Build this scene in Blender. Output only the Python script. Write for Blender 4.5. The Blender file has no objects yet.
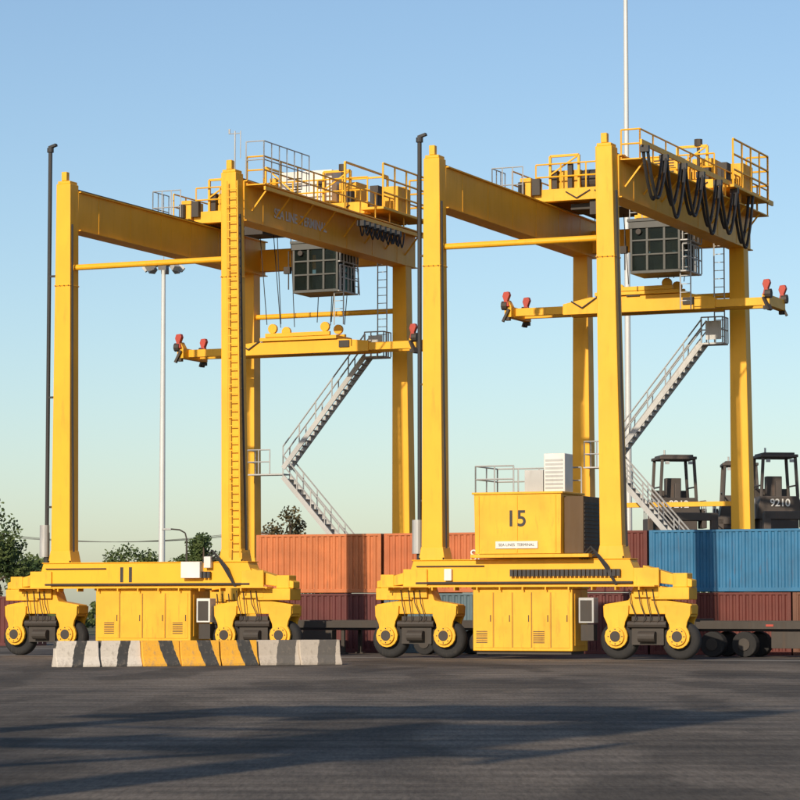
import bpy, bmesh, math, random
from mathutils import Vector, Matrix
random.seed(7)
sc=bpy.context.scene
TH=math.radians(23.7)
U=Vector((math.cos(TH),-math.sin(TH),0)); V=Vector((math.sin(TH),math.cos(TH),0))
P0=Vector((-13.67,114.3,0))
def W2(a,s,z=0): return P0+U*a+V*s+Vector((0,0,z))

# ---------------- materials ----------------
def new_mat(name):
    m=bpy.data.materials.new(name); m.use_nodes=True
    nt=m.node_tree; b=nt.nodes['Principled BSDF']
    return m,nt,b
def paint(name,col,rough=0.45,metal=0.0,var=0.25,dirt=(0.12,0.07,0.03),dirt_amt=0.5,scale=1.0,bump=0.02,streak=True,thr=(0.55,0.8)):
    m,nt,b=new_mat(name); N=nt.nodes; L=nt.links
    tc=N.new('ShaderNodeTexCoord')
    n1=N.new('ShaderNodeTexNoise'); n1.inputs['Scale'].default_value=0.7*scale; n1.inputs['Detail'].default_value=6
    L.new(tc.outputs['Object'],n1.inputs['Vector'])
    mp=N.new('ShaderNodeMapping'); mp.inputs['Scale'].default_value=(5*scale,5*scale,0.7*scale if streak else 5*scale)
    L.new(tc.outputs['Object'],mp.inputs['Vector'])
    n2=N.new('ShaderNodeTexNoise'); n2.inputs['Scale'].default_value=1.0; n2.inputs['Detail'].default_value=8; n2.inputs['Roughness'].default_value=0.65
    L.new(mp.outputs[0],n2.inputs['Vector'])
    n3=N.new('ShaderNodeTexNoise'); n3.inputs['Scale'].default_value=0.35*scale; n3.inputs['Detail'].default_value=3
    L.new(tc.outputs['Object'],n3.inputs['Vector'])
    r1=N.new('ShaderNodeMapRange'); r1.inputs[1].default_value=0.3; r1.inputs[2].default_value=0.7; r1.inputs[3].default_value=1-var; r1.inputs[4].default_value=1.0
    L.new(n1.outputs['Fac'],r1.inputs[0])
    mul=N.new('ShaderNodeMixRGB'); mul.blend_type='MULTIPLY'; mul.inputs[0].default_value=1; mul.inputs[1].default_value=(*col,1)
    L.new(r1.outputs[0],mul.inputs[2])
    r2=N.new('ShaderNodeMapRange'); r2.inputs[1].default_value=thr[0]; r2.inputs[2].default_value=thr[1]; r2.inputs[3].default_value=0; r2.inputs[4].default_value=dirt_amt
    L.new(n2.outputs['Fac'],r2.inputs[0])
    r3=N.new('ShaderNodeMapRange'); r3.inputs[1].default_value=0.4; r3.inputs[2].default_value=0.6; r3.inputs[3].default_value=0.25; r3.inputs[4].default_value=1
    L.new(n3.outputs['Fac'],r3.inputs[0])
    mm=N.new('ShaderNodeMath'); mm.operation='MULTIPLY'; L.new(r2.outputs[0],mm.inputs[0]); L.new(r3.outputs[0],mm.inputs[1])
    mx=N.new('ShaderNodeMixRGB'); mx.inputs[2].default_value=(*dirt,1)
    L.new(mm.outputs[0],mx.inputs[0]); L.new(mul.outputs[0],mx.inputs[1])
    L.new(mx.outputs[0],b.inputs['Base Color'])
    rr=N.new('ShaderNodeMapRange'); rr.inputs[3].default_value=rough-0.08; rr.inputs[4].default_value=min(1,rough+0.25)
    L.new(n2.outputs['Fac'],rr.inputs[0]); L.new(rr.outputs[0],b.inputs['Roughness'])
    b.inputs['Metallic'].default_value=metal
    bp=N.new('ShaderNodeBump'); bp.inputs['Strength'].default_value=0.25; bp.inputs['Distance'].default_value=bump
    L.new(n1.outputs['Fac'],bp.inputs['Height']); L.new(bp.outputs[0],b.inputs['Normal'])
    return m
YEL=paint('yellow_paint',(0.87,0.435,0.014),0.45,var=0.13,dirt=(0.36,0.15,0.03),dirt_amt=0.5)
YEL2=paint('yellow_paint_worn',(0.85,0.44,0.022),0.5,var=0.2,dirt=(0.2,0.09,0.03),dirt_amt=0.75,scale=1.6)
WHT=paint('white_paint',(0.75,0.75,0.72),0.5,dirt=(0.3,0.25,0.2))
GRY=paint('galvanised_steel',(0.46,0.47,0.47),0.5,metal=0.3,dirt=(0.2,0.17,0.14))
MAST=paint('mast_steel',(0.6,0.62,0.62),0.5,metal=0.2,var=0.1,dirt=(0.35,0.33,0.3),dirt_amt=0.3)
BLK=paint('black_steel',(0.03,0.03,0.032),0.5,dirt=(0.08,0.06,0.05))
DRK=paint('dark_machinery',(0.05,0.042,0.036),0.6,dirt=(0.12,0.07,0.04))
CABM=paint('cab_grey_paint',(0.09,0.095,0.09),0.5,dirt=(0.12,0.09,0.06))
RUB=paint('tyre_rubber',(0.022,0.022,0.023),0.85,dirt=(0.10,0.085,0.07),dirt_amt=0.6,scale=3)
RED=paint('red_paint',(0.45,0.05,0.03),0.45)
HANDL=paint('handler_grey_paint',(0.075,0.062,0.055),0.5,dirt=(0.2,0.1,0.05))
def glassmat(name,col,a=1):
    m,nt,b=new_mat(name); b.inputs['Roughness'].default_value=0.05
    N=nt.nodes;L=nt.links
    n=N.new('ShaderNodeTexNoise'); n.inputs['Scale'].default_value=1.5
    tc=N.new('ShaderNodeTexCoord'); L.new(tc.outputs['Object'],n.inputs['Vector'])
    mx=N.new('ShaderNodeMixRGB'); mx.inputs[1].default_value=(*[c*0.4 for c in col],1); mx.inputs[2].default_value=(*col,1)
    L.new(n.outputs['Fac'],mx.inputs[0]); L.new(mx.outputs[0],b.inputs['Base Color'])
    b.inputs['IOR'].default_value=1.3
    tr=N.new('ShaderNodeBsdfTransparent'); tr.inputs[0].default_value=(.62,.70,.66,1)
    ms=N.new('ShaderNodeMixShader'); ms.inputs[0].default_value=a
    L.new(b.outputs[0],ms.inputs[1]); L.new(tr.outputs[0],ms.inputs[2]); L.new(ms.outputs[0],N['Material Output'].inputs['Surface'])
    return m
GLS=glassmat('tinted_cab_glass',(0.03,0.042,0.038),0.62)

# ---------------- mesh builder ----------------
class MB:
    def __init__(s): s.v=[]; s.f=[]
    def add(s,vs,fs):
        o=len(s.v); s.v+= [tuple(v) for v in vs]; s.f+=[tuple(i+o for i in f) for f in fs]
    def box(s,x0,x1,y0,y1,z0,z1):
        vs=[(x0,y0,z0),(x1,y0,z0),(x1,y1,z0),(x0,y1,z0),(x0,y0,z1),(x1,y0,z1),(x1,y1,z1),(x0,y1,z1)]
        s.add(vs,[(3,2,1,0),(4,5,6,7),(0,1,5,4),(1,2,6,5),(2,3,7,6),(3,0,4,7)])
    def frustum(s,b,t):
        vs=[(b[0],b[2],b[4]),(b[1],b[2],b[4]),(b[1],b[3],b[4]),(b[0],b[3],b[4]),(t[0],t[2],t[4]),(t[1],t[2],t[4]),(t[1],t[3],t[4]),(t[0],t[3],t[4])]
        s.add(vs,[(3,2,1,0),(4,5,6,7),(0,1,5,4),(1,2,6,5),(2,3,7,6),(3,0,4,7)])
    def cyl(s,p,q,r,r2=None,n=8,caps=True):
        p=Vector(p);q=Vector(q); r2=r if r2 is None else r2
        d=(q-p).normalized(); a=d.orthogonal().normalized(); b=d.cross(a)
        vs=[];
        for c,rad in((p,r),(q,r2)):
            for i in range(n):
                t=2*math.pi*i/n; vs.append(c+(a*math.cos(t)+b*math.sin(t))*rad)
        fs=[(i,(i+1)%n,n+(i+1)%n,n+i) for i in range(n)]
        if caps: fs+=[tuple(range(n-1,-1,-1)),tuple(range(n,2*n))]
        s.add(vs,fs)
    def beam(s,p,q,w,h,up=Vector((0,0,1))):
        p=Vector(p);q=Vector(q); d=(q-p).normalized()
        a=d.cross(up); 
        if a.length<1e-4: a=Vector((1,0,0))
        a.normalize(); b=a.cross(d).normalized()
        vs=[]
        for c in(p,q):
            for i,j in((-1,-1),(1,-1),(1,1),(-1,1)): vs.append(c+a*(w/2*i)+b*(h/2*j))
        s.add(vs,[(3,2,1,0),(4,5,6,7),(0,1,5,4),(1,2,6,5),(2,3,7,6),(3,0,4,7)])
    def prism(s,poly,y0,y1,axis='y'):
        n=len(poly)
        if axis=='y': vs=[(x,y0,z) for x,z in poly]+[(x,y1,z) for x,z in poly]
        else: vs=[(y0,x,z) for x,z in poly]+[(y1,x,z) for x,z in poly]
        s.add(vs,[tuple(range(n-1,-1,-1)),tuple(range(n,2*n))]+[(i,(i+1)%n,n+(i+1)%n,n+i) for i in range(n)])
    def path(s,pts,r,n=6):
        for a,b in zip(pts[:-1],pts[1:]): s.cyl(a,b,r,n=n)
    def rail(s,pts,h=1.1,r=0.03,sp=1.2,mids=1):
        for a,b in zip(pts[:-1],pts[1:]):
            a=Vector(a);b=Vector(b);L=(b-a).length;k=max(1,round(L/sp))
            for i in range(k+1):
                c=a.lerp(b,i/k); s.cyl(c,c+Vector((0,0,h)),r,n=5)
            for m in range(mids+1):
                hh=Vector((0,0,h*(m+1)/(mids+1))); s.cyl(a+hh,b+hh,r,n=5)
    def ladder(s,p,q,w,side,r=0.03,step=0.35):
        p=Vector(p);q=Vector(q);side=Vector(side).normalized()*w/2
        s.cyl(p-side,q-side,r,n=5); s.cyl(p+side,q+side,r,n=5)
        k=int((q-p).length/step)
        for i in range(1,k):
            c=p.lerp(q,i/k); s.cyl(c-side,c+side,r*0.7,n=4)
    def stair(s,p,q,w,n=None):
        p=Vector(p);q=Vector(q); h=Vector((0,w/2,0))
        s.beam(p-h,q-h,0.06,0.22); s.beam(p+h,q+h,0.06,0.22)
        k=int(abs(q.z-p.z)/0.22)
        for i in range(k):
            c=p.lerp(q,(i+.5)/k); s.box(c.x-.13,c.x+.13,c.y-w/2+.03,c.y+w/2-.03,c.z-.02,c.z+.02)
        for sg in(-1,1):
            a=p+h*sg;b=q+h*sg
            s.cyl(a+Vector((0,0,1.0)),b+Vector((0,0,1.0)),.035,n=5); s.cyl(a+Vector((0,0,.55)),b+Vector((0,0,.55)),.03,n=5)
            for i in range(6):
                c=a.lerp(b,i/5); s.cyl(c,c+Vector((0,0,1.0)),.03,n=5)
    def obj(s,name,mat,parent=None,bevel=0,smooth=False,loc=None):
        me=bpy.data.meshes.new(name); me.from_pydata(s.v,[],s.f); me.update()
        bm=bmesh.new(); bm.from_mesh(me); bmesh.ops.recalc_face_normals(bm,faces=bm.faces); bm.to_mesh(me); bm.free()
        me.materials.append(mat)
        o=bpy.data.objects.new(name,me); sc.collection.objects.link(o)
        if parent: o.parent=parent
        if loc is not None: o.location=loc
        if smooth:
            for p in me.polygons: p.use_smooth=True
        if bevel:
            m=o.modifiers.new('bevel','BEVEL'); m.width=bevel; m.segments=2; m.limit_method='ANGLE'; m.angle_limit=math.radians(40)
        return o
def empty(name,loc,rz=0):
    e=bpy.data.objects.new(name,None); e.location=loc; e.rotation_euler=(0,0,rz); sc.collection.objects.link(e); return e
def text(body,size,loc,mat,parent,name,rz=0,ext=0.004,bold=0.0):
    c=bpy.data.curves.new(name,'FONT'); c.body=body; c.size=size; c.extrude=ext; c.align_x='CENTER'; c.align_y='CENTER'; c.offset=bold
    o=bpy.data.objects.new(name,c); sc.collection.objects.link(o); c.materials.append(mat)
    o.parent=parent; o.location=loc; o.rotation_euler=(math.radians(90),0,rz); return o

# ---------------- gantry crane ----------------
SP=16.7
def crane(a0,num,spz,WB,bo,ca,cabx,cabz,sbase=0.0):
    root=empty('rubber_tyred_gantry_crane',W2(a0,sbase),-TH)
    is11=num=='11'
    H=19.3
    for i,(cx,cy,dx) in enumerate(((0,0,-0.02),(WB,0,-0.22),(0,SP,0.0),(WB,SP,-0.1))):
        m=MB()
        ht=H if cy==0 else 17.45
        m.frustum((cx-.44,cx+.44,cy-.36,cy+.36,3.72),(cx+dx-.33,cx+dx+.33,cy-.34,cy+.34,ht))
        if cy==0:
            m.box(cx+dx-.29,cx+dx+.29,cy-.3,cy+.3,ht,ht+.12)
            m.box(cx+dx-.12,cx+dx+.12,cy-.3,cy-.05,ht+.12,ht+.5)
            for zz,f in((15.1,.75),):
                w_=.44-.11*f+.03; m.box(cx+dx*f-w_,cx+dx*f+w_,cy-.38,cy+.38,zz-.025,zz+.025)
        m.frustum((cx-.55,cx+.55,cy-.41,cy+.41,3.72),(cx-.45,cx+.45,cy-.37,cy+.37,4.25))
        m.obj('leg_%d'%i,YEL,root,0.025)
        m=MB()
        for q in range(7):
            for e in(-.5,.5): m.cyl((cx+e,cy-.43,3.761),(cx+e,cy-.43,3.84),.03,n=6)
        if cy==0:
            for zz in(15.1,):
                for e in(-.3,-.1,.1,.3): m.cyl((cx+dx*.75+e,-.41,zz-.01),(cx+dx*.75+e,-.38,zz-.01),.02,n=6)
        m.obj('leg_bolts_%d'%i,DRK,root)
    for i,gx in enumerate((0,WB-.15)):
        m=MB(); m.box(gx-.32,gx+.32,.32,SP+.9,17.45,19.0)
        m.box(gx-.42,gx+.42,.35,SP+.95,19.0,19.05); m.box(gx-.42,gx+.42,.35,SP+.95,17.41,17.45)
        for k in range(6): 
            y=2+k*2.7; m.box(gx+.32,gx+.332,y,y+.03,17.45,19.0)
        m.obj('main_girder_%d'%i,YEL,root)
        r=MB(); r.box(gx-.06,gx+.06,.6,SP+.8,19.05,19.2); r.obj('trolley_rail_%d'%i,DRK,root)
    m=MB(); m.cyl((.3,0,15.85),(WB-.4,0,15.85),.12,n=12); m.cyl((.3,SP,15.4),(WB-.4,SP,15.4),.12,n=12)
    m.box(.3,WB-.4,SP-.15,SP+.15,6.3,6.5) if not is11 else None
    m.obj('tie_beam',YEL,root)
    m=MB(); m.box(.33,WB-.5,SP+.35,SP+.85,17.6,18.6); m.obj('end_tie_girder',YEL,root,0.02)
    for sy in(0,SP):
        m=MB()
        m.prism([(-1.0,2.95),(-.75,3.72),(WB+.75,3.72),(WB+1.1,2.95),(WB+.9,2.72),(-.9,2.72)],sy-.42,sy+.42)
        m.box(-.8,WB+.8,sy-.47,sy+.47,3.72,3.76)
        m.obj('sill_beam_%d'%(sy>0),YEL,root,0.03)
        for j,bx in enumerate((-.92+bo[0],WB+1.0+bo[1])):
            sg=-1 if j==0 else 1
            m=MB()
            m.prism([(bx-.55,2.72),(bx+.55,2.72),(bx+.75,2.2),(bx+1.7,2.05),(bx+1.7,1.68),(bx-1.7,1.68),(bx-1.7,2.05),(bx-.75,2.2)],sy-.36,sy+.36)
            m.box(bx+sg*.9-.75,bx+sg*.9+.75,sy-.5,sy+.5,2.22,2.68)
            m.prism([(bx-sg*.2,2.9),(bx+sg*1.7,2.68),(bx+sg*1.7,2.95),(bx-sg*.2,3.5)],sy-.3,sy+.3)
            m.box(bx+sg*1.25-.28,bx+sg*1.25+.28,sy-.34,sy+.34,2.68,3.2)
            m.box(bx-.5,bx+.5,sy-.52,sy-.42,2.3,3.4)
            m.obj('bogie_frame_%d_%d'%(sy>0,j),YEL2,root,0.03)
            for k,wx in enumerate((bx-1.2,bx+1.2)):
                t=MB()
                prof=[(.28,-.22),(.55,-.26),(.66,-.24),(.72,-.14),(.73,0),(.72,.14),(.66,.24),(.55,.26),(.28,.22)]
                n=28; vs=[];fs=[]
                for a in range(n):
                    an=2*math.pi*a/n
                    for r,y in prof: vs.append((wx+r*math.cos(an),sy+y,.725+r*math.sin(an)))
                pn=len(prof)
                for a in range(n):
                    for p in range(pn-1):
                        fs.append((a*pn+p,((a+1)%n)*pn+p,((a+1)%n)*pn+p+1,a*pn+p+1))
                t.add(vs,fs); t.obj('tyre_%d_%d_%d'%(sy>0,j,k),RUB,root,smooth=True)
                t=MB(); t.cyl((wx,sy-.18,.73),(wx,sy+.18,.73),.3,n=16); t.cyl((wx,sy-.5,.73),(wx,sy+.5,.73),.12,n=12)
                t.obj('wheel_hub_%d_%d_%d'%(sy>0,j,k),DRK,root)
                f=MB()
                for yy in(-.48,.34):
                    pts=[(wx-.50,2.0),(wx-.48,1.6),(wx-.34,1.3),(wx-.32,1.15)]
                    for q in range(11):
                        an=math.radians(155+ q*(230/10)); pts.append((wx+.45*math.cos(an),.86+.45*math.sin(an)))
                    pts+=[(wx+.32,1.2),(wx+.36,1.4),(wx+.48,1.65),(wx+.50,2.0)]
                    f.prism(pts,sy+yy,sy+yy+.12)
                f.cyl((wx,sy-.58,.86),(wx,sy-.48,.86),.34,n=20); 
                f.box(wx-.46,wx+.46,sy-.34,sy+.34,1.58,1.675)
                f.obj('wheel_fork_%d_%d_%d'%(sy>0,j,k),YEL2,root,0.015)
                h=MB(); h.cyl((wx,sy-.6,.86),(wx,sy-.575,.86),.2,n=16)
                for q in range(8):
                    an=q*math.pi/4; h.cyl((wx+.27*math.cos(an),sy-.6,.86+.27*math.sin(an)),(wx+.27*math.cos(an),sy-.575,.86+.27*math.sin(an)),.025,n=6)
                h.obj('axle_cap_%d_%d_%d'%(sy>0,j,k),DRK,root)
            d=MB(); d.box(bx-.62,bx+.62,sy-.36,sy+.36,.55,1.6); d.cyl((bx-.75,sy-.4,1.3),(bx+.75,sy-.4,1.3),.13); d.cyl((bx-.3,sy-.5,.85),(bx+.35,sy-.5,.85),.2,n=14)
            for q in range(4):
                x=bx-.6+q*.28+random.uniform(-.06,.06)
                d.path([(x,sy-.56,2.6),(x+.08,sy-.6,2.1),(x+random.uniform(.1,.35),sy-.55,1.6),(x+.1,sy-.45,1.2)],.02,5)
            d.obj('drive_unit_%d_%d'%(sy>0,j),DRK,root)
    x0,x1=(1.9,6.2) if is11 else (1.85,5.85)
    zb=.6 if is11 else .3
    m=MB(); m.box(x0,x1,-.75,.95,zb,2.62); m.box(x0-.05,x1+.05,-.8,1.0,2.62,2.70)
    m.obj('engine_house',YEL2,root,0.03)
    m=MB(); nd=4 if is11 else 5
    for k in range(nd):
        xa=x0+.08+(x1-x0-.16)*k/nd; xb=x0+.08+(x1-x0-.16)*(k+1)/nd
        m.box(xa+.03,xb-.03,-.775,-.75,zb+.12,2.5)
    m.box(x1,x1+.02,-.5,.7,zb+.2,2.45)
    m.obj('engine_house_doors',YEL2,root,0.008)
    m=MB()
    for k in range(nd):
        xa=x0+.08+(x1-x0-.16)*(k+1)/nd; xp=x0+.08+(x1-x0-.16)*k/nd
        m.box(xa-.13,xa-.10,-.80,-.775,1.4,1.65)
        if k>0: m.box(xp-.01,xp+.01,-.758,-.75,zb+.12,2.5)
        if k in(0,3):
            for q in range(7): m.box(xa-.7,xa-.25,-.785,-.775,zb+.3+q*.07,zb+.33+q*.07)
    m.box(x0+.1,x1-.1,-.6,.8,zb-.12,zb)
    m.obj('door_handles_and_louvres',DRK,root)
    m=MB(); m.box(x0,x0+.12,-.4,.4,2.62,2.8); 
    m.box(x1+.2,x1+.8,-.62,-.1,1.35,2.3); m.obj('junction_cabinet',WHT if is11 else GRY,root,0.02)
    m=MB(); m.box(x1+.27,x1+.73,-.64,-.62,1.42,2.2); m.box(x1+.25,x1+.75,-.5,-.1,.7,1.3)
    m.obj('junction_cabinet_panel',DRK,root)
    m=MB(); m.box(-1.7,WB+1.9,-1.0,-.55,2.70,2.75); 
    for k in range(12): m.box(-1.6+k*.92,-1.55+k*.92,-.98,-.54,2.58,2.70)
    m.obj('sill_walkway',YEL2,root)
    m=MB()
    for k in range(26 if not is11 else 6):
        x=3.3+k*.17 if not is11 else 6.0+k*.17
        m.box(x,x+.13,-.62,-.5,3.1,3.36)
    m.cyl((-.6,-.5,2.86),(WB+.9,-.5,2.86),.05); m.cyl((-.6,-.47,3.5),(2.2,-.47,3.5),.025)
    for k in range(4): m.path([(WB-1.2+.1*k,-.5,3.75),(WB-.7+.1*k,-.62,4.2-.1*k),(WB-.2+.05*k,-.6,3.5),(WB+.3,-.55,2.7)],.035,6)
    m.path([(.54,-.2,4.2),(.48,-.3,10),(.40,-.3,17.6)],.04,6); m.path([(WB+.54,-.1,4.2),(WB+.40,-.2,10),(WB+.24,-.2,17.6)],.05,6)
    m.obj('cable_chain_and_hoses',BLK,root)
    m=MB()
    if is11:
        m.box(5.75,6.6,-.75,-.1,3.1,3.75); m.box(6.75,7.05,-.7,-.5,3.5,3.95)
    else:
        m.box(.6,.9,-.6,-.45,2.95,3.4)
    m.obj('control_cabinet',WHT,root,0.02)
    if is11: text('11',.8,(3.1,-.428,3.22),BLK,root,'fleet_number',bold=.03)
    m=MB(); px=-.85 if is11 else -.66
    zt=20.7 if is11 else 20.0
    m.cyl((px,0,5.0),(px,0,zt),.085,n=12); m.cyl((px,0,3.7),(px,0,5.0),.12,n=12)
    m.cyl((px,0,zt),(px,0,zt+.18),.14,n=12); m.beam((px-.05,0,zt+.2),(px+.28,0,zt+.3),.18,.1)
    for z in(6,10.5,15.5): m.box(px,-.4,-.05,.05,z,z+.08)
    m.obj('exhaust_pipe',BLK,root)
    m=MB(); m.cyl((px-.08,-.05,4.0),(px-.08,-.05,5.3),.2,n=14); m.obj('exhaust_silencer',GRY,root)
    # trolley
    s0,s1=11.9,16.2
    m=MB()
    m.box(-.45,WB+.35,s0,s0+.4,19.22,19.75); m.box(-.45,WB+.35,s1-.4,s1,19.22,19.75)
    for x in(-.2,2.2,4.8,WB-.15): m.box(x-.2,x+.2,s0+.4,s1-.4,19.25,19.7)
    m.box(-.4,WB+.3,s0+.4,s1-.4,19.7,19.74)
    m.box(.5,1.5,s0+.5,s0+1.7,19.74,20.6); m.box(6.3,7.2,s0+1,s0+2.2,19.74,20.8)
    m.box(-1.3,-.5,s0-.4,s1,19.3,19.42)
    m.box(WB+.2,WB+1.3,s0-.4,s1+.5,19.3,19.42)
    m.box(3.2,3.5,s0+.3,s0+.6,19.74,21.1)
    m.box(-1.1,-.6,s0,s0+1.2,19.42,20.3)
    m.box(WB+.35,WB+1.1,s0+1.6,s0+3.0,19.42,20.6)
    if not is11: m.box(4.4,5.7,s0+1.0,s0+2.4,19.74,21.0); m.box(5.9,6.3,s0+.3,s0+.8,19.74,20.7)
    m.cyl((2.7,s0+.9,20.1),(3.8,s0+.9,20.1),.4,n=18)
    m.obj('trolley_frame',YEL2,root,0.02)
    m=MB(); m.cyl((1.55,s0+.9,20.15),(2.6,s0+.9,20.15),.48,n=20); m.cyl((5.75,s0+1.8,20.1),(6.25,s0+1.8,20.1),.3,n=16)
    m.cyl((1.6,s0+2.8,20.2),(5.6,s0+2.8,20.2),.45,n=20)
    m.box(.2,.48,s0+.3,s0+.7,19.8,20.6); m.box(7.0,7.3,s0+.1,s0+.5,19.75,20.3)
    m.cyl((6.8,s0+.3,19.8),(6.8,s0+.3,21.35),.07); m.cyl((6.8,s0+.3,21.2),(6.8,s0+.3,21.5),.18)
    m.box(1.0,1.2,s0+.2,s0+.4,19.75,20.9); m.box(2.3,2.8,s0+.2,s0+.5,19.76,20.2)
    m.box(-.45,-.1,s0-.25,s0-.02,19.5,20.2)
    m.box(WB+.5,WB+.9,s0-.1,s0+.5,19.42,20.4)
    for x in(-1.0,WB+.8): m.cyl((x,s0-.1,19.5),(x,s0-.1,20.1),.15)
    for k in range(5): m.path([(1+k*1.3,s0-.03,19.6),(1.5+k*1.3,s0-.05,19.3),(2.1+k*1.3,s0-.03,19.62)],.03)
    m.box(1.0,3.6,s0+.6,s1-.6,18.9,19.15); m.box(2.0,2.9,s0+.2,s0+1.2,18.6,19.2)
    m.obj('hoist_winch',DRK,root)
    m=MB()
    if is11: m.box(3.6,6.2,s0+.45,s0+2.0,19.95,21.35); m.box(2.0,3.0,s0+1.6,s0+2.4,19.9,21.0)
    else: m.box(2.6,4.2,s0+1.6,s0+3.0,20.0,21.0)
    m.obj('electrical_house',WHT,root,0.03)
    m=MB()
    if is11:
        for q in range(6): m.box(4.0,4.7,s0+.435,s0+.45,20.4+q*.12,20.45+q*.12)
        m.box(4.95,4.98,s0+.44,s0+.45,20.0,21.3); m.box(5.5,5.9,s0+.44,s0+.45,20.5,20.9)
    else:
        for q in range(6): m.box(4.6,5.5,s0+.985,s0+1.0,20.2+q*.12,20.25+q*.12)
    m.obj('house_louvres',DRK,root)
    m=MB()
    m.rail([(-1.3,s0-.35,19.42),(-1.3,s1,19.42),(-.4,s1,19.42)],1.15,.035)
    m.rail([(-.4,s0+.1,19.74),(WB+.3,s0+.1,19.74)],1.1,.035)
    m.rail([(-.4,s1-.1,19.74),(WB+.3,s1-.1,19.74)],1.2,.035)
    m.rail([(WB+1.25,s0-.35,19.42),(WB+1.25,s1+.45,19.42),(WB+.3,s1+.45,19.42)],1.9,.045,mids=2)
    for x in(.2,5.9):
        m.beam((x,s0+.25,19.74),(x,s0+.25,21.2),.1,.1); m.beam((x+1.3,s0+.25,19.74),(x+1.3,s0+.25,21.2),.1,.1); m.beam((x,s0+.25,21.2),(x+1.3,s0+.25,21.2),.1,.1)
        m.beam((x,s0+.25,20.4),(x+1.3,s0+.25,21.2),.06,.06)
    if is11:
        for x in(3.3,7.2):
            m.beam((x,s0-.3,19.4),(x,s0-.3,21.5),.09,.09); m.beam((x,s1,19.4),(x,s1,21.5),.09,.09); m.beam((x,s0-.3,21.5),(x,s1,21.5),.08,.08)
        m.beam((3.3,s0-.3,21.5),(4.8,s0-.3,20.2),.06,.06); m.beam((3.3,s1,21.5),(7.2,s1,21.5),.08,.08)
    gx=WB-.15
    m.box(gx+.32,gx+1.15,.5,SP+.9,18.85,18.9)
    for k in range(8): m.beam((gx+.33,1+k*2.2,17.9),(gx+1.1,1+k*2.2,18.85),.06,.06)
    m.rail([(gx+1.1,.5,18.9),(gx+1.1,SP+.9,18.9)],1.1,.035,sp=1.6)
    m.rail([(gx+.35,.5,18.9),(gx+1.1,.5,18.9)],1.1,.035)
    if not is11:
        m.box(gx+1.2,gx+1.28,.2,SP+1.2,19.35,19.55)
        for k in range(7): m.beam((gx+1.1,1+k*2.5,19.45),(gx+1.1,1+k*2.5,18.9),.07,.07)
    else: m.box(gx+1.2,gx+1.28,.3,SP+1.2,18.6,18.75)
    m.obj('walkway_and_handrails',YEL,root)
    m=MB()
    m.rail([(-1.9,s0-1.2,19.1),(-.5,s0-1.2,19.1)],1.5,.025,sp=.5); m.rail([(-1.9,s0-1.2,19.1),(-1.9,s0+.3,19.1)],1.5,.025,sp=.5); m.box(-1.9,-.45,s0-1.2,s0+.3,19.05,19.1)
    if is11:
        m.rail([(WB+.2,.4,19.1),(WB+1.0,.4,19.1),(WB+1.0,4.6,19.1)],1.5,.025,sp=.7)
        m.cyl((WB-.1,0,19.3),(WB-.1,0,21.0),.03); m.cyl((WB-.35,0,20.9),(WB+.15,0,20.9),.02)
        m.cyl((WB-.35,0,20.9),(WB-.35,0,21.1),.04); m.cyl((WB+.15,0,19.9),(WB+.15,0,21.0),.02)
    m.obj('maintenance_platform',GRY,root)
    m=MB(); fx=gx+1.24
    if not is11:
        nl=6; y0=.5; y1=s0+2.5; dpt=2.15; zf=19.3; rr=.07
    else:
        nl=8; y0=9.5; y1=s0+2; dpt=.6; zf=18.5; rr=.035
    for k in range(nl):
        ya=y0+(y1-y0)*k/nl; yb=y0+(y1-y0)*(k+1)/nl
        for off in(-.09,.09):
            pts=[]
            dd=dpt*random.uniform(.8,1.12)
            for q in range(15):
                t=q/14; y=ya+(yb-ya)*(t+ .05*math.sin(2*math.pi*t)); z=zf-dd*(1-(2*t-1)**2)**0.8
                pts.append((fx+off+.06,y,z))
            m.path(pts,rr,6)
        m.box(fx-.12,fx+.22,ya-.1,ya+.1,zf-.2,zf+.04)
    m.obj('festoon_cable',BLK,root)
    # spreader
    sc_=14.0
    m=MB()
    for dx in(-1.6,-.9,.9,1.6):
        for dy in(-.7,.7):
            m.cyl((ca+dx*1.25,sc_+dy,19.2),(ca+dx,sc_+dy,spz+1.0),.02,n=5)
    m.obj('hoist_ropes',BLK,root)
    tz=.12 if is11 else 0
    m=MB()
    m.box(ca-1.9,ca+1.9,sc_-.85,sc_+.85,spz+.36-tz,spz+.52-tz)
    m.box(ca-1.6,ca+1.6,sc_-.9,sc_-.75,spz+.52-tz,spz+.7-tz); m.box(ca-1.6,ca+1.6,sc_+.75,sc_+.9,spz+.52-tz,spz+.7-tz)
    for dx in(-1.3,1.3):
        for dy in(-.7,.7): m.cyl((ca+dx,sc_+dy-.08,spz+.8),(ca+dx,sc_+dy+.08,spz+.8),.22,n=14)
    for sg in(-1,1):
        y=sc_+sg*.55
        m.prism([(ca-3.4,spz-.36),(ca+3.4,spz-.36),(ca+3.4,spz+.1),(ca+2.2,spz+.34-tz),(ca-2.2,spz+.34-tz),(ca-3.4,spz+.1)],y-.16,y+.16)
        m.box(ca-5.7,ca+5.7,y-.11,y+.11,spz-.32,spz+.02)
    for sg in(-1,1):
        x=ca+sg*5.75; m.box(x-.16,x+.16,sc_-1.2,sc_+1.2,spz-.4,spz+.06)
        m.prism([(x-.16,spz+.06),(x+.16,spz+.06),(x,spz+.35)],sc_-1.2,sc_-.8)
    m.obj('spreader',YEL,root,0.015)
    m=MB()
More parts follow.
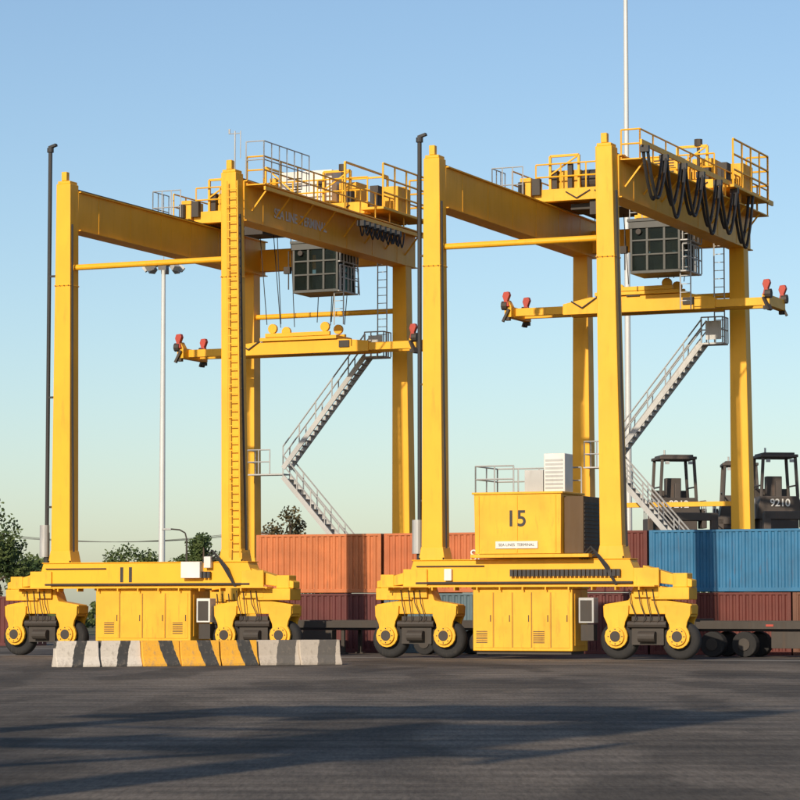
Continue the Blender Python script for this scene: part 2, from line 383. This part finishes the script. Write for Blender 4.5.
    for sg in(-1,1):
        x=ca+sg*5.75
        for sy in(-1.2,1.2):
            m.beam((x-sg*.05,sc_+sy,spz-.05),(x+sg*.2,sc_+sy*1.06,spz-.6),.3,.1)
            m.box(x-.1,x+.1,sc_+sy*.98-.1,sc_+sy*.98+.1,spz-.55,spz-.4)
            m.cyl((x,sc_+sy,spz+.1),(x+sg*.25,sc_+sy,spz+.1),.2,n=10)
    m.box(ca-1.1,ca+1.1,sc_-.39,sc_+.39,spz-.2,spz+.3)
    m.box(ca-.5,ca+.1,sc_-.8,sc_-.72,spz+.3,spz+.5)
    m.path([(ca-3,sc_-.75,spz+.2),(ca-2.5,sc_-.78,spz-.1),(ca-1.8,sc_-.75,spz+.35)],.03); m.box(ca+2.0,ca+2.5,sc_-.78,sc_-.71,spz-.15,spz+.15)
    m.obj('spreader_flippers',DRK,root)
    m=MB()
    for sg in(-1,1):
        x=ca+sg*5.8
        for sy in(-1.2,1.2):
            m.prism([(x-.15,spz+.05),(x+.15,spz+.05),(x+.07,spz+.3),(x+.17,spz+.55),(x+.12,spz+.7),(x-.1,spz+.68),(x-.16,spz+.5),(x-.09,spz+.3)],sc_+sy-.12,sc_+sy+.12)
    m.obj('flipper_actuators',RED,root,0.02)
    # cab
    cx0=cabx;cx1=cabx+2.2;cy0,cy1=11.2,13.0;cz0=cabz;cz1=cabz+2.3
    m=MB()
    m.box(cx0,cx1,cy0,cy1,cz0,cz0+.12); m.box(cx0-.1,cx1+.1,cy0-.1,cy1+.1,cz1-.12,cz1)
    m.box(cx0-.05,cx1+.05,cy0-.05,cy1,cz1-.4,cz1-.12)
    for x in(cx0+.05,cx0+.75,cx0+1.5,cx1-.05):
        for y in(cy0+.05,cy1-.05): m.box(x-.05,x+.05,y-.07,y+.07,cz0+.12,cz1-.12)
    for y in(cy0+.6,cy0+1.2): m.box(cx1-.1,cx1+.01,y-.04,y+.04,cz0+.12,cz1-.12)
    for z in(.75,1.35): m.box(cx0+.1,cx1-.1,cy0-.03,cy0+.08,cz0+z,cz0+z+.07)
    m.box(cx1-.08,cx1+.02,cy0+.1,cy1-.1,cz0+.85,cz0+.93)
    m.box(cx0,cx0+.06,cy0+.1,cy1-.1,cz0+.12,cz1-.12)
    m.obj('cab_frame',CABM,root,0.01)
    m=MB()
    m.box(cx0+.8,cx0+1.4,cy0+.7,cy0+1.3,cz0+.12,cz0+.6); m.box(cx0+.8,cx0+1.4,cy0+1.2,cy0+1.32,cz0+.6,cz0+1.4)
    m.box(cx0+.45,cx0+.7,cy0+.4,cy0+1.2,cz0+.12,cz0+.9); m.box(cx0+1.5,cx0+1.75,cy0+.4,cy0+1.2,cz0+.12,cz0+.9)
    m.box(cx0+.3,cx0+1.0,cy1-.06,cy1-.02,cz0+.12,cz1-.12)
    m.cyl((cx0-.3,cy0+.2,cz0+.2),(cx0-.3,cy0+.2,cz0+1.9),.03)
    m.box(cx0-.5,cx0-.2,cy0+.1,cy0+.3,cz0+.9,cz0+1.2)
    m.cyl((cx0+.4,cy0-.1,cz1-.55),(cx0+.4,cy0+.1,cz1-.55),.12,n=10)
    m.obj('cab_interior',DRK,root)
    m=MB(); m.box(cx0+.1,cx1-.1,cy0+.04,cy0+.05,cz0+.14,cz1-.14); m.box(cx1-.05,cx1-.04,cy0+.1,cy1-.1,cz0+.14,cz1-.14)
    m.box(cx0+1.0,cx1-.1,cy1-.05,cy1-.04,cz0+.14,cz1-.14)
    m.obj('cab_glazing',GLS,root)
    m=MB()
    for x in(cx0+.1,cx1-.1):
        for y in(cy0+1.0,cy1+.1): m.box(x-.07,x+.07,y-.07,y+.07,cz1,19.25)
    m.box(cx0-.1,cx1+.1,cy0+.9,cy0+1.1,18.25,18.45)
    m.obj('cab_hangers',YEL,root)
    m=MB(); e=min(cx1+1.3,WB-.6)
    m.box(cx1,e,cy0,cy1,cz0,cz0+.06); m.rail([(cx1+.1,cy0,cz0+.06),(e,cy0,cz0+.06),(e,cy1,cz0+.06)],1.1,.03,sp=.4)
    m.box(cx1,e,cy0,cy1,cz0+1.3,cz0+1.35); m.rail([(cx1+.1,cy0,cz0+1.35),(e,cy0,cz0+1.35),(e,cy1,cz0+1.35)],1.1,.03,sp=.3)
    m.ladder((cx1+.2,cy1-.2,cz0),(e-.2,cy1-.2,19.3),.45,(0,1,0))
    m.ladder((e-.2,cy0+.2,14.3),(e-.2,cy0+.2,19.2),.45,(1,0,0))
    m.rail([(cx0,cy0-.02,cz1+.02),(cx1,cy0-.02,cz1+.02)],.5,.025,sp=.5)
    m.obj('cab_access_platform',GRY,root)
    ys=SP-.75
    xt=WB-1.45
    m=MB()
    m.stair((xt,ys,13.3),(xt-4.1,ys,8.3),.7); m.stair((xt-4.1,ys,7.9),(xt-.6,ys,4.0),.7); m.stair((xt-.6,ys+1.2,3.9),(xt-3.8,ys+1.2,0.1),.7)
    m.box(.4,xt-4.1,ys-.4,ys+.4,8.0,8.06); m.rail([(.45,ys-.4,8.06),(1.6,ys-.4,8.06)],1.1,.03,sp=.5); m.rail([(.45,ys-.4,8.06),(.45,ys+.4,8.06)],1.1,.03)
    m.box(xt-.6,xt+.6,ys-.4,ys+1.6,3.85,3.9)
    m.box(xt-.1,xt+.95,ys-.4,ys+.4,13.2,13.27); m.rail([(xt,ys-.4,13.27),(xt+.95,ys-.4,13.27)],1.1,.03,sp=.3); m.rail([(xt+.95,ys-.4,13.27),(xt+.95,ys+.4,13.27)],1.1,.03,sp=.3)
    m.box(xt+.2,xt+.9,ys-.43,ys-.41,13.4,14.2)
    m.ladder((xt+.7,ys,13.2),(xt+.7,ys,18.9),.45,(1,0,0))
    m.obj('access_stairs',GRY,root)
    if is11:
        m=MB(); m.ladder((WB+.30,-.62,3.9),(WB+.06,-.56,18.9),.46,(1,0,0),r=.035,step=.32)
        for k in range(12):
            z=4.6+k*1.2; x=WB+.30-.24*(z-3.9)/15; m.beam((x-.22,-.35,z),(x-.22,-.62,z),.04,.04); m.beam((x+.22,-.35,z),(x+.22,-.62,z),.04,.04)
        m.obj('leg_ladder',YEL,root)
        text('SEA LINE  TERMINAL',.55,(gx+.345,5.5,18.05),WHT,root,'girder_lettering',rz=math.radians(90),bold=.01)
    else:
        gx0,gx1,gy0,gy1,gz0,gz1=1.95,5.4,-.75,1.6,3.95,6.2
        m=MB()
        m.frustum((gx0,gx1,gy0,gy1,gz0),(gx0-.05,gx1+.02,gy0,gy1,gz1)); m.box(gx0-.12,gx1+.1,gy0-.06,gy1+.06,gz1,gz1+.08)
        m.box(gx0-.1,gx1+1.2,gy0-.25,gy1,3.80,3.93)
        for k in range(0,3): m.box(gx0+.15+k*1.55-.03,gx0+.15+k*1.55+.03,gy0-.03,gy0,gz0+.05,gz1-.05)
        m.obj('generator_house',YEL2,root,0.02)
        m=MB(); 
        m.box(gx1+.03,gx1+.8,gy0+.3,gy1-.2,gz0,gz1-.1); m.obj('shaded_side_box',paint('shaded_side_brown',(.10,.055,.02),.6),root,0.02)  # shade of the house's right side put into this box's dark brown colour
        m=MB()
        for k in range(12): m.box(gx1+.8,gx1+.82,gy0+.4,gy1-.3,gz0+.2+k*.15,gz0+.28+k*.15)
        m.obj('side_box_louvres',DRK,root)
        text('15',.85,((gx0+gx1)/2-.05,gy0-.012,5.25),BLK,root,'fleet_number',bold=.012)
        m=MB(); m.box(2.8,4.5,gy0-.06,gy0-.03,4.15,4.42); m.obj('sign_plate',WHT,root)
        text('SEA LINES  TERMINAL',.15,(3.65,gy0-.065,4.28),BLK,root,'sign_lettering')
        m=MB(); m.box(4.45,5.3,0,.9,gz1+.08,gz1+1.55); 
        m.obj('air_conditioning_unit',WHT,root,0.03)
        m=MB()
        for k in range(8): m.box(4.52,5.23,-.012,0,gz1+.2+k*.15,gz1+.28+k*.15)
        m.box(3.6,4.35,.2,.8,gz1+.08,gz1+.95)
        m.rail([(gx0,gy0+.05,gz1+.08),(3.5,gy0+.05,gz1+.08)],1.0,.03,sp=.9); m.rail([(gx0,gy0+.05,gz1+.08),(gx0,gy1-.05,gz1+.08),(gx1,gy1-.05,gz1+.08)],1.0,.03,sp=.9)
        m.obj('roof_handrail',GRY,root)
    return root
crane(0.0,'11',13.65,7.8,(.1,.0),4.15,4.85,15.75)
crane(16.42,'15',14.85,7.25,(.28,.42),3.72,4.1,15.85)
# unseen third crane, added out of frame to cast shadow bands on the roadway
crane(36.5,'11',14.5,7.8,(.1,.0),4.15,4.85,15.75,sbase=-115.5)

# ---------------- containers ----------------
def container(a,s,z,L,mat,logo=None):
    root=empty('shipping_container',W2(a,s,z),-TH)
    D=2.44;Hh=2.56
    m=MB()
    for x in(0,L-.16):
        for y in(0,D-.16): m.box(x,x+.16,y,y+.16,.0,Hh)
    for y in(0,D-.12):
        m.box(.16,L-.16,y,y+.12,0,.16); m.box(.16,L-.16,y,y+.1,Hh-.1,Hh)
    for x in(0,L-.12): m.box(x,x+.12,.16,D-.16,0,.14); m.box(x,x+.12,.16,D-.16,Hh-.12,Hh)
    m.obj('frame',mat,root,0.01)
    m=MB()
    def corr(y,sg):
        x=.16; pts=[]
        while x<L-.2:
            for dx,dy in((0,.0),(.07,0),(.11,.05),(.2,.05),(.24,0)): pts.append((min(x+dx,L-.16),y+sg*(.015+dy)))
            x+=.278
        pts.append((L-.16,y+sg*.015))
        vs=[(p[0],p[1],.16) for p in pts]+[(p[0],p[1],Hh-.1) for p in pts]; n=len(pts)
        m.add(vs,[(i,i+1,n+i+1,n+i) for i in range(n-1)])
    corr(0,1); corr(D,-1)
    y=.16; pts=[]
    while y<D-.2:
        for dy,dx in((0,0),(.08,0),(.12,.05),(.2,.05),(.24,0)): pts.append((.02+dx,min(y+dy,D-.16)))
        y+=.278
    vs=[(p[0],p[1],.14) for p in pts]+[(p[0],p[1],Hh-.12) for p in pts]; n=len(pts)
    m.add(vs,[(i,i+1,n+i+1,n+i) for i in range(n-1)])
    m.box(.1,L-.1,.1,D-.1,Hh-.09,Hh-.04)
    m.box(L-.06,L-.02,.18,D/2-.01,.14,Hh-.12); m.box(L-.06,L-.02,D/2+.01,D-.18,.14,Hh-.12)
    m.obj('panels',mat,root)
    m=MB()
    for y in(.45,.95,1.5,2.0): m.cyl((L+.01,y,.1),(L+.01,y,Hh-.1),.022,n=5)
    for y in(.45,1.5): m.box(L,L+.03,y-.05,y+.3,1.0,1.05)
    m.obj('lock_bars',GRY,root)
    if logo: text(logo,.7,(L*.72,-.005,1.55),WHT,root,'lettering')
    return root
def cm(n,c): return paint('container_'+n,c,0.55,var=0.3,dirt=(0.10,0.05,0.03),dirt_amt=0.7,scale=1.3)
OR=cm('orange',(0.58,0.18,0.06)); OR2=cm('rust_orange',(0.54,0.155,0.055)); MAR=cm('maroon',(0.13,0.03,0.028)); GB=cm('greyblue',(0.10,0.16,0.19))
BLU=cm('blue',(0.025,0.17,0.34)); DR=cm('darkred',(0.14,0.028,0.02)); BRN=cm('brown',(0.17,0.07,0.04)); GRN=cm('green',(0.04,0.14,0.09)); WC=cm('white',(0.6,0.6,0.57))
S=12.0; T=6.06; F=12.19; Z2=2.6
container(2.7,S,0,T,MAR); container(2.7,S,Z2,T,OR)
container(8.9,S,0,T,GB); container(8.9,S,Z2,T,OR2,'SL')
container(15.05,S,0,T-.2,MAR); container(15.05,S,Z2,T-.2,DR)
container(21.0,S,0,T,DR); container(21.0,S,Z2,F,BLU); container(27.13,S,0,T,BRN)
container(33.3,S,0,F,GRN); container(33.3,S,Z2,F,BLU)
container(12.0,21,0,F,BRN); container(24.6,21,0,F,MAR); container(37,21,0,F,OR)
container(-14,30,0,F,WC); container(-30,26,0,F,MAR); container(-34,9,0,F,WC)

# ---------------- trailer ----------------
def trailer(a,s):
    r=empty('container_trailer',W2(a,s),-TH)
    m=MB()
    for y in(.6,1.7): m.box(0,12.2,y,y+.16,1.0,1.42)
    for k in range(9): m.box(.1+k*1.48,.25+k*1.48,.05,2.4,1.2,1.36)
    for y in(.02,2.3): m.box(0.1,12.1,y,y+.12,1.1,1.38)
    m.box(0,.15,0,2.44,1.1,1.5); m.box(12.05,12.2,0,2.44,1.1,1.5)
    for y in(.3,2): m.box(5.3,5.45,y,y+.15,.05,1.1); m.box(5.2,5.55,y-.05,y+.2,0,.06)
    m.box(3.2,5.0,.05,.5,.35,1.0)
    m.obj('chassis',DRK,r,.01)
    m=MB()
    for x in(.8,2.1,9.2,10.5,11.7):
        for y in(.05,1.9): m.cyl((x,y,.5),(x,y+.5,.5),.5,n=20)
    m.obj('wheels',RUB,r,.04)
    m=MB()
    for x in(.8,2.1,9.2,10.5,11.7): m.cyl((x,.03,.5),(x,.0,.5),.24,n=14)
    m.obj('hubs',DRK,r)
    m=MB(); m.box(-.02,.0,.2,.6,1.15,1.4); m.box(3,3.3,.0,.02,1.2,1.28); m.obj('reflectors',RED,r)
trailer(24.6,6.5)
trailer(3.5,7.5)

# ---------------- container handlers ----------------
def handler(x,y,rz,num):
    r=empty('container_handler_truck',(x,y,0),rz)
    m=MB()
    m.box(-1.5,1.5,-.5,6.0,1.0,2.4); m.box(-1.4,1.4,3.5,6.2,2.4,3.6)
    m.box(-1.0,1.0,1.6,3.4,2.4,6.4)
    m.frustum((-1.2,1.2,1.5,3.5,6.4),(-.98,.98,1.4,3.6,7.55))
    m.box(-.95,.95,1.35,3.65,9.5,9.65); m.box(-.8,.8,1.5,3.5,9.65,9.75)
    for px in(-1,1):
        for py in(1.5,3.45): m.beam((px*.93,py,7.5),(px*.82,py,9.5),.15,.15)
        m.beam((px*.9,1.5,8.1),(px*.9,3.45,8.1),.08,.08)
    m.box(-.4,.4,2.6,3.1,7.5,8.6); m.box(-.15,.15,1.6,1.8,7.5,8.3)
    m.box(-.9,.9,3.42,3.5,7.55,8.0)
    m.box(-1.45,-1.2,1.2,1.5,6.4,7.2); m.box(1.25,1.5,1.6,2.6,6.0,7.0); m.box(-1.5,-1.2,2.0,3.2,5.4,6.5)
    for px in(-1,1):
        m.box(px*1.25-.18,px*1.25+.18,-1.2,-.8,.4,6.6)
        m.beam((px*1.25,-.8,4.2),(px*1.2,1.6,5.6),.15,.15)
    m.box(-1.4,1.4,-1.2,-.9,6.3,6.7); m.box(-1.4,1.4,-1.15,-.9,3.4,3.8); m.box(-1.6,1.6,-1.5,-1.2,1.0,2.2)
    m.obj('body_and_mast',HANDL,r,.03)
    m=MB()
    for px in(-1.9,-1.3,.9,1.5): m.cyl((px,0.2,.85),(px+.5,0.2,.85),.85,n=22)
    for px in(-1.6,1.1): m.cyl((px,4.8,.75),(px+.5,4.8,.75),.75,n=22)
    m.obj('tyres',RUB,r,.05)
    m=MB(); m.rail([(-1.35,1.2,6.4),(-1.35,3.6,6.4)],1.0,.03,sp=.5); m.rail([(1.35,1.2,6.4),(1.35,3.6,6.4)],1.0,.03,sp=.5); m.ladder((1.2,3.0,2.4),(1.2,3.0,6.3),.5,(0,1,0))
    m.cyl((-.6,2,9.75),(-.6,2,10.0),.05); m.box(.5,.7,1.28,1.4,9.25,9.4); m.box(-.7,-.5,1.28,1.4,9.25,9.4)
    m.obj('guardrails_and_lamps',GRY,r)
    text(num,.52,(0,1.385,7.2),WHT,r,'fleet_number',bold=.01)
for (x,y,rz,n) in ((14.35,141,.12,'9212'),(18.0,147,-.05,'9214'),(19.2,139,.1,'9210')):
    handler(x,y,rz,n)

# ---------------- barriers ----------------
def barrier_mat(name,c1,c2,freq,slant,off):
    m,nt,b=new_mat(name);N=nt.nodes;L=nt.links
    tc=N.new('ShaderNodeTexCoord'); sx=N.new('ShaderNodeSeparateXYZ'); L.new(tc.outputs['Object'],sx.inputs[0])
    a=N.new('ShaderNodeMath');a.operation='MULTIPLY_ADD'; a.inputs[1].default_value=slant; L.new(sx.outputs['Z'],a.inputs[0]); L.new(sx.outputs['X'],a.inputs[2])
    nz=N.new('ShaderNodeTexNoise'); nz.inputs['Scale'].default_value=6; nz.inputs['Detail'].default_value=8; L.new(tc.outputs['Object'],nz.inputs['Vector'])
    d=N.new('ShaderNodeMath');d.operation='MULTIPLY_ADD';d.inputs[1].default_value=.09; L.new(nz.outputs['Fac'],d.inputs[0]); L.new(a.outputs[0],d.inputs[2])
    f=N.new('ShaderNodeMath');f.operation='MULTIPLY_ADD';f.inputs[1].default_value=freq;f.inputs[2].default_value=off; L.new(d.outputs[0],f.inputs[0])
    fr=N.new('ShaderNodeMath');fr.operation='FRACT'; L.new(f.outputs[0],fr.inputs[0])
    g=N.new('ShaderNodeMath');g.operation='GREATER_THAN';g.inputs[1].default_value=.64; L.new(fr.outputs[0],g.inputs[0])
    mx=N.new('ShaderNodeMixRGB'); mx.inputs[1].default_value=(*c1,1); mx.inputs[2].default_value=(*c2,1); L.new(g.outputs[0],mx.inputs[0])
    n2=N.new('ShaderNodeTexNoise'); n2.inputs['Scale'].default_value=4; n2.inputs['Detail'].default_value=10; n2.inputs['Roughness'].default_value=.75; L.new(tc.outputs['Object'],n2.inputs['Vector'])
    r=N.new('ShaderNodeMapRange'); r.inputs[1].default_value=.52;r.inputs[2].default_value=.68;r.inputs[4].default_value=.75; L.new(n2.outputs['Fac'],r.inputs[0])
    m2=N.new('ShaderNodeMixRGB'); m2.inputs[2].default_value=(.25,.21,.17,1); L.new(r.outputs[0],m2.inputs[0]); L.new(mx.outputs[0],m2.inputs[1])
    L.new(m2.outputs[0],b.inputs['Base Color']); b.inputs['Roughness'].default_value=.85
    bp=N.new('ShaderNodeBump'); bp.inputs['Distance'].default_value=.03; L.new(n2.outputs['Fac'],bp.inputs['Height']); L.new(bp.outputs[0],b.inputs['Normal'])
    return m
BW=barrier_mat('white_black_barrier_paint',(.62,.57,.50),(.05,.05,.05),1.0,-.25,.1)
BY=barrier_mat('yellow_black_barrier_paint',(.78,.40,.04),(.05,.05,.05),.75,.3,.0)
BC=barrier_mat('bare_concrete',(.50,.44,.37),(.12,.11,.10),.55,-.2,.3)
p=Vector((-11.1,90.3,0)); q=Vector((-2.2,94.6,0)); dirv=(q-p).normalized(); ang=math.atan2(dirv.y,dirv.x)
x=0; kinds=[BW,BW,BY,BY,BY,BC,BC]; Ls=[1.5,1.45,1.35,1.4,1.35,1.5,1.55]
prof=[(-.3,0),(.3,0),(.3,.08),(.16,.33),(.09,.84),(-.09,.84),(-.16,.33),(-.3,.08)]
for kd,Lb in zip(kinds,Ls):
    pos=p+dirv*x+Vector((0,random.uniform(-.08,.08),0))
    m=MB(); n=len(prof)
    vs=[(0,y,z) for y,z in prof]+[(Lb-.05,y,z) for y,z in prof]
    m.add(vs,[tuple(range(n)),tuple(range(2*n-1,n-1,-1))]+[(i,(i+1)%n,n+(i+1)%n,n+i) for i in range(n)])
    o=m.obj('jersey_barrier',kd,None,.02,loc=pos); o.rotation_euler=(0,0,ang+random.uniform(-.03,.03)); x+=Lb

# ---------------- masts and lamps ----------------
def mast(x,y,h,r0=.22):
    r=empty('floodlight_mast',(x,y,0)); m=MB()
    m.cyl((0,0,0),(0,0,h),r0,r0*.55,n=16); m.cyl((0,0,0),(0,0,.3),r0*1.8,n=16)
    m.obj('pole',MAST,r,smooth=False)
    m=MB(); m.cyl((0,0,h),(0,0,h+.15),.9,n=16)
    for k in range(8):
        a=k*math.pi/4; c=Vector((1.0*math.cos(a),1.0*math.sin(a),h-.1)); m.beam(c,c+Vector((.3*math.cos(a),.3*math.sin(a),-.25)),.5,.35)
        m.cyl((0,0,h+.05),c,.04,n=5)
    m.cyl((0,0,h),(0,0,h+1.0),.03); m.obj('lamp_head',GRY,r)
mast(-15.55,183,24.5,.24); mast(12.25,150,38,.2)
r=empty('street_lamp',(-13.7,180,0)); m=MB(); m.cyl((0,0,0),(0,0,6.4),.09,.06)
m.path([(0,0,6.4),(-.1,0,6.8),(-.45,0,7.0),(-1.0,0,7.05)],.05); m.obj('pole',DRK,r); m=MB(); m.box(-1.6,-1.0,-.12,.12,6.98,7.1); m.obj('lamp_head',GRY,r,.03)
wp=[(-66,262),(-38,255),(-12.5,250),(16,246)]
r=empty('power_line',(0,0,0)); m=MB()
for x_,y_ in wp: m.cyl((x_,y_,0),(x_,y_,9.2),.14,.1); m.box(x_-1,x_+1,y_-.06,y_+.06,8.6,8.75)
m.obj('poles',BRN,r); m=MB()
for (xa,ya),(xb,yb) in zip(wp[:-1],wp[1:]):
    for o_ in(-.9,0,.9):
        pts=[(xa+(xb-xa)*t/10+o_,ya+(yb-ya)*t/10,8.9-.9*(1-(t/5-1)**2)) for t in range(11)]
        m.path(pts,.03,4)
m.obj('wires',BLK,r)

# ---------------- trees ----------------
def leafmat(name,c,c2):
    m,nt,b=new_mat(name);N=nt.nodes;L=nt.links
    tc=N.new('ShaderNodeTexCoord'); n=N.new('ShaderNodeTexNoise'); n.inputs['Scale'].default_value=.9;n.inputs['Detail'].default_value=4; L.new(tc.outputs['Object'],n.inputs['Vector'])
    cr=N.new('ShaderNodeMapRange'); cr.inputs[1].default_value=.35;cr.inputs[2].default_value=.65; L.new(n.outputs['Fac'],cr.inputs[0])
    mx=N.new('ShaderNodeMixRGB'); mx.inputs[1].default_value=(*c,1); mx.inputs[2].default_value=(*c2,1); L.new(cr.outputs[0],mx.inputs[0]); L.new(mx.outputs[0],b.inputs['Base Color']); b.inputs['Roughness'].default_value=.7
    return m
LG=leafmat('foliage_green',(.03,.06,.015),(.09,.12,.03)); LO=leafmat('foliage_autumn',(.055,.05,.02),(.12,.09,.035))
BARK=paint('bark',(.09,.065,.045),.9,dirt=(.04,.03,.02))
def tree(x,y,h,w,mat,seed):
    rd=random.Random(seed); r=empty('deciduous_tree',(x,y,0)); m=MB()
    m.cyl((0,0,0),(0,0,h*.35),.028*h,.02*h,n=8)
    tips=[]
    for k in range(14):
        a=rd.uniform(0,6.28); z0=h*rd.uniform(.2,.45); e=Vector((math.cos(a)*w*.5*rd.uniform(.3,.85),math.sin(a)*w*.5*rd.uniform(.3,.85),h*rd.uniform(.38,.9)))
        mid=Vector((e.x*.4,e.y*.4,z0+(e.z-z0)*.55)); m.cyl((0,0,z0),mid,.012*h,.008*h,n=6); m.cyl(mid,e,.008*h,.003*h,n=5); tips.append(e); tips.append(mid.lerp(e,.6))
    m.cyl((0,0,h*.35),(0,0,h*.85),.02*h,.006*h); tips.append(Vector((0,0,h*.9)))
    m.obj('trunk_and_limbs',BARK,r)
    m=MB()
    for t in tips:
        cr=w*rd.uniform(.11,.2)
        for k in range(190):
            d=Vector((rd.gauss(0,1),rd.gauss(0,1),rd.gauss(0,.8))); d=d.normalized()*cr*rd.random()**.45
            c=t+d; s_=rd.uniform(.08,.19)
            a=Vector((rd.gauss(0,1),rd.gauss(0,1),rd.gauss(0,1))).normalized()*s_; b_=a.orthogonal().normalized()*s_*.7
            m.add([c-a,c+b_,c+a,c-b_],[(0,1,2,3)])
    m.obj('crown',mat,r)
tree(-29.4,200,9.9,6.8,LG,1); tree(-30.5,232,6.4,5,LG,2); tree(-24.2,250,7.7,6,LG,3); tree(-16.8,240,8.7,5.5,LG,4); tree(-19.0,262,7.3,5,LG,5)
tree(-8.6,220,10.2,6.5,LO,6); tree(-33,215,7.0,5,LO,7); tree(-5.6,236,8.2,5,LG,8); tree(-45,225,11,8,LG,9); tree(52,240,9,7,LO,10)
m=MB(); rd=random.Random(5)
for k in range(14000):
    X=rd.uniform(-110,120); hh=3.2+1.3*math.sin(X*.21)+.9*math.sin(X*.63+1)+.6*math.sin(X*1.7)
    c=Vector((X,300+rd.uniform(-4,4),rd.random()**.8*max(1.2,hh))); s_=rd.uniform(.2,.5)
    a=Vector((rd.gauss(0,1),rd.gauss(0,1),rd.gauss(0,1))).normalized()*s_; b_=a.orthogonal().normalized()*s_*.7
    m.add([c-a,c+b_,c+a,c-b_],[(0,1,2,3)])
m.obj('distant_treeline',LG)

# ---------------- ground ----------------
def ground_mat():
    m,nt,b=new_mat('asphalt');N=nt.nodes;L=nt.links
    tc=N.new('ShaderNodeTexCoord')
    def noise(scale,mp=None,det=6,ro=.5,dist=0):
        n=N.new('ShaderNodeTexNoise'); n.inputs['Scale'].default_value=scale; n.inputs['Detail'].default_value=det; n.inputs['Roughness'].default_value=ro; n.inputs['Distortion'].default_value=dist
        if mp:
            q=N.new('ShaderNodeMapping'); q.inputs['Scale'].default_value=mp[0]; q.inputs['Rotation'].default_value=(0,0,mp[1]); q.inputs['Location'].default_value=mp[2] if len(mp)>2 else (0,0,0); L.new(tc.outputs['Object'],q.inputs['Vector']); L.new(q.outputs[0],n.inputs['Vector'])
        else: L.new(tc.outputs['Object'],n.inputs['Vector'])
        return n
    def rng(n,a,b_,c,d):
        r=N.new('ShaderNodeMapRange'); r.inputs[1].default_value=a;r.inputs[2].default_value=b_;r.inputs[3].default_value=c;r.inputs[4].default_value=d; L.new(n.outputs['Fac'],r.inputs[0]); return r
    big=noise(1,((.13,.05,1),.3),9,.62,.6)
    patch=noise(1,((.30,.07,1),-.25,(3,7,0)),4,.5,.3)
    tyre=noise(1,((.05,1.1,1),.28,(1,2,0)),5,.6,.2)
    grain=noise(1,((16,1.6,1),0),5,.8); fine=noise(22,None,6,.8); mid=noise(.9,None,8,.7)
    base=N.new('ShaderNodeMixRGB'); base.inputs[1].default_value=(.075,.067,.060,1); base.inputs[2].default_value=(.19,.158,.125,1); L.new(rng(big,.36,.66,0,1).outputs[0],base.inputs[0])
    cur=base
    for n,a,b_,c,d in((patch,.44,.50,.72,1.1),(tyre,.40,.55,.75,1.08),(mid,.3,.7,.72,1.25),(grain,.3,.7,.6,1.4),(fine,.3,.7,.85,1.15)):
        x=N.new('ShaderNodeMixRGB'); x.blend_type='MULTIPLY'; x.inputs[0].default_value=1; L.new(cur.outputs[0],x.inputs[1]); L.new(rng(n,a,b_,c,d).outputs[0],x.inputs[2]); cur=x
    L.new(cur.outputs[0],b.inputs['Base Color']); b.inputs['Roughness'].default_value=.93; b.inputs['Specular IOR Level'].default_value=.2
    bp=N.new('ShaderNodeBump'); bp.inputs['Strength'].default_value=.7; bp.inputs['Distance'].default_value=.015; L.new(fine.outputs['Fac'],bp.inputs['Height']); L.new(bp.outputs[0],b.inputs['Normal'])
    return m
m=MB(); m.add([(-2500,-500,0),(2500,-500,0),(2500,4000,0),(-2500,4000,0)],[(0,1,2,3)]); m.obj('asphalt_ground',ground_mat())
GRS=paint('dry_grass_mat',(.11,.11,.045),.95,dirt=(.16,.12,.07),scale=.3,streak=False)
m=MB(); m.add([(-2500,205,.004),(2500,205,.004),(2500,4000,.004),(-2500,4000,.004)],[(0,1,2,3)]); m.obj('grass_field',GRS)
CON=paint('concrete_strip_mat',(.22,.20,.17),.9,dirt=(.08,.07,.06),dirt_amt=.9,scale=.8,streak=False)
for s_ in(0,SP):
    m=MB(); pts=[W2(-90,s_-.9,.004),W2(90,s_-.9,.004),W2(90,s_+.9,.004),W2(-90,s_+.9,.004)]; m.add(pts,[(0,1,2,3)]); m.obj('runway_pavement',CON)

# ---------------- light ----------------
EL=math.radians(22); az=math.radians(1.0)
sd=(-V*math.cos(az)+U*math.sin(az)).normalized()
d3=Vector((sd.x*math.cos(EL),sd.y*math.cos(EL),math.sin(EL)))
ld=bpy.data.lights.new('sun','SUN'); ld.energy=4.5; ld.angle=math.radians(.5); ld.color=(1,.84,.64)
lo=bpy.data.objects.new('sun',ld); sc.collection.objects.link(lo); lo.rotation_euler=d3.to_track_quat('Z','Y').to_euler(); lo.location=(0,0,50)
w=bpy.data.worlds.new('World'); sc.world=w; w.use_nodes=True; nt=w.node_tree; bg=nt.nodes['Background']
sk=nt.nodes.new('ShaderNodeTexSky'); sk.sky_type='NISHITA'; sk.sun_disc=False; sk.sun_elevation=EL; sk.sun_rotation=math.atan2(sd.x,sd.y); sk.air_density=1.0; sk.dust_density=.8; sk.ozone_density=2.6
nt.links.new(sk.outputs[0],bg.inputs[0]); bg.inputs[1].default_value=.125
# ---------------- camera ----------------
cd=bpy.data.cameras.new('camera'); cd.lens=126; cd.sensor_width=36; cd.clip_end=6000; cd.clip_start=.5
co=bpy.data.objects.new('camera',cd); sc.collection.objects.link(co); co.location=(0,0,1.8); co.rotation_euler=(math.radians(90+4.31),0,0); sc.camera=co
sc.view_settings.view_transform='Standard'; sc.view_settings.look='None'; sc.view_settings.exposure=0
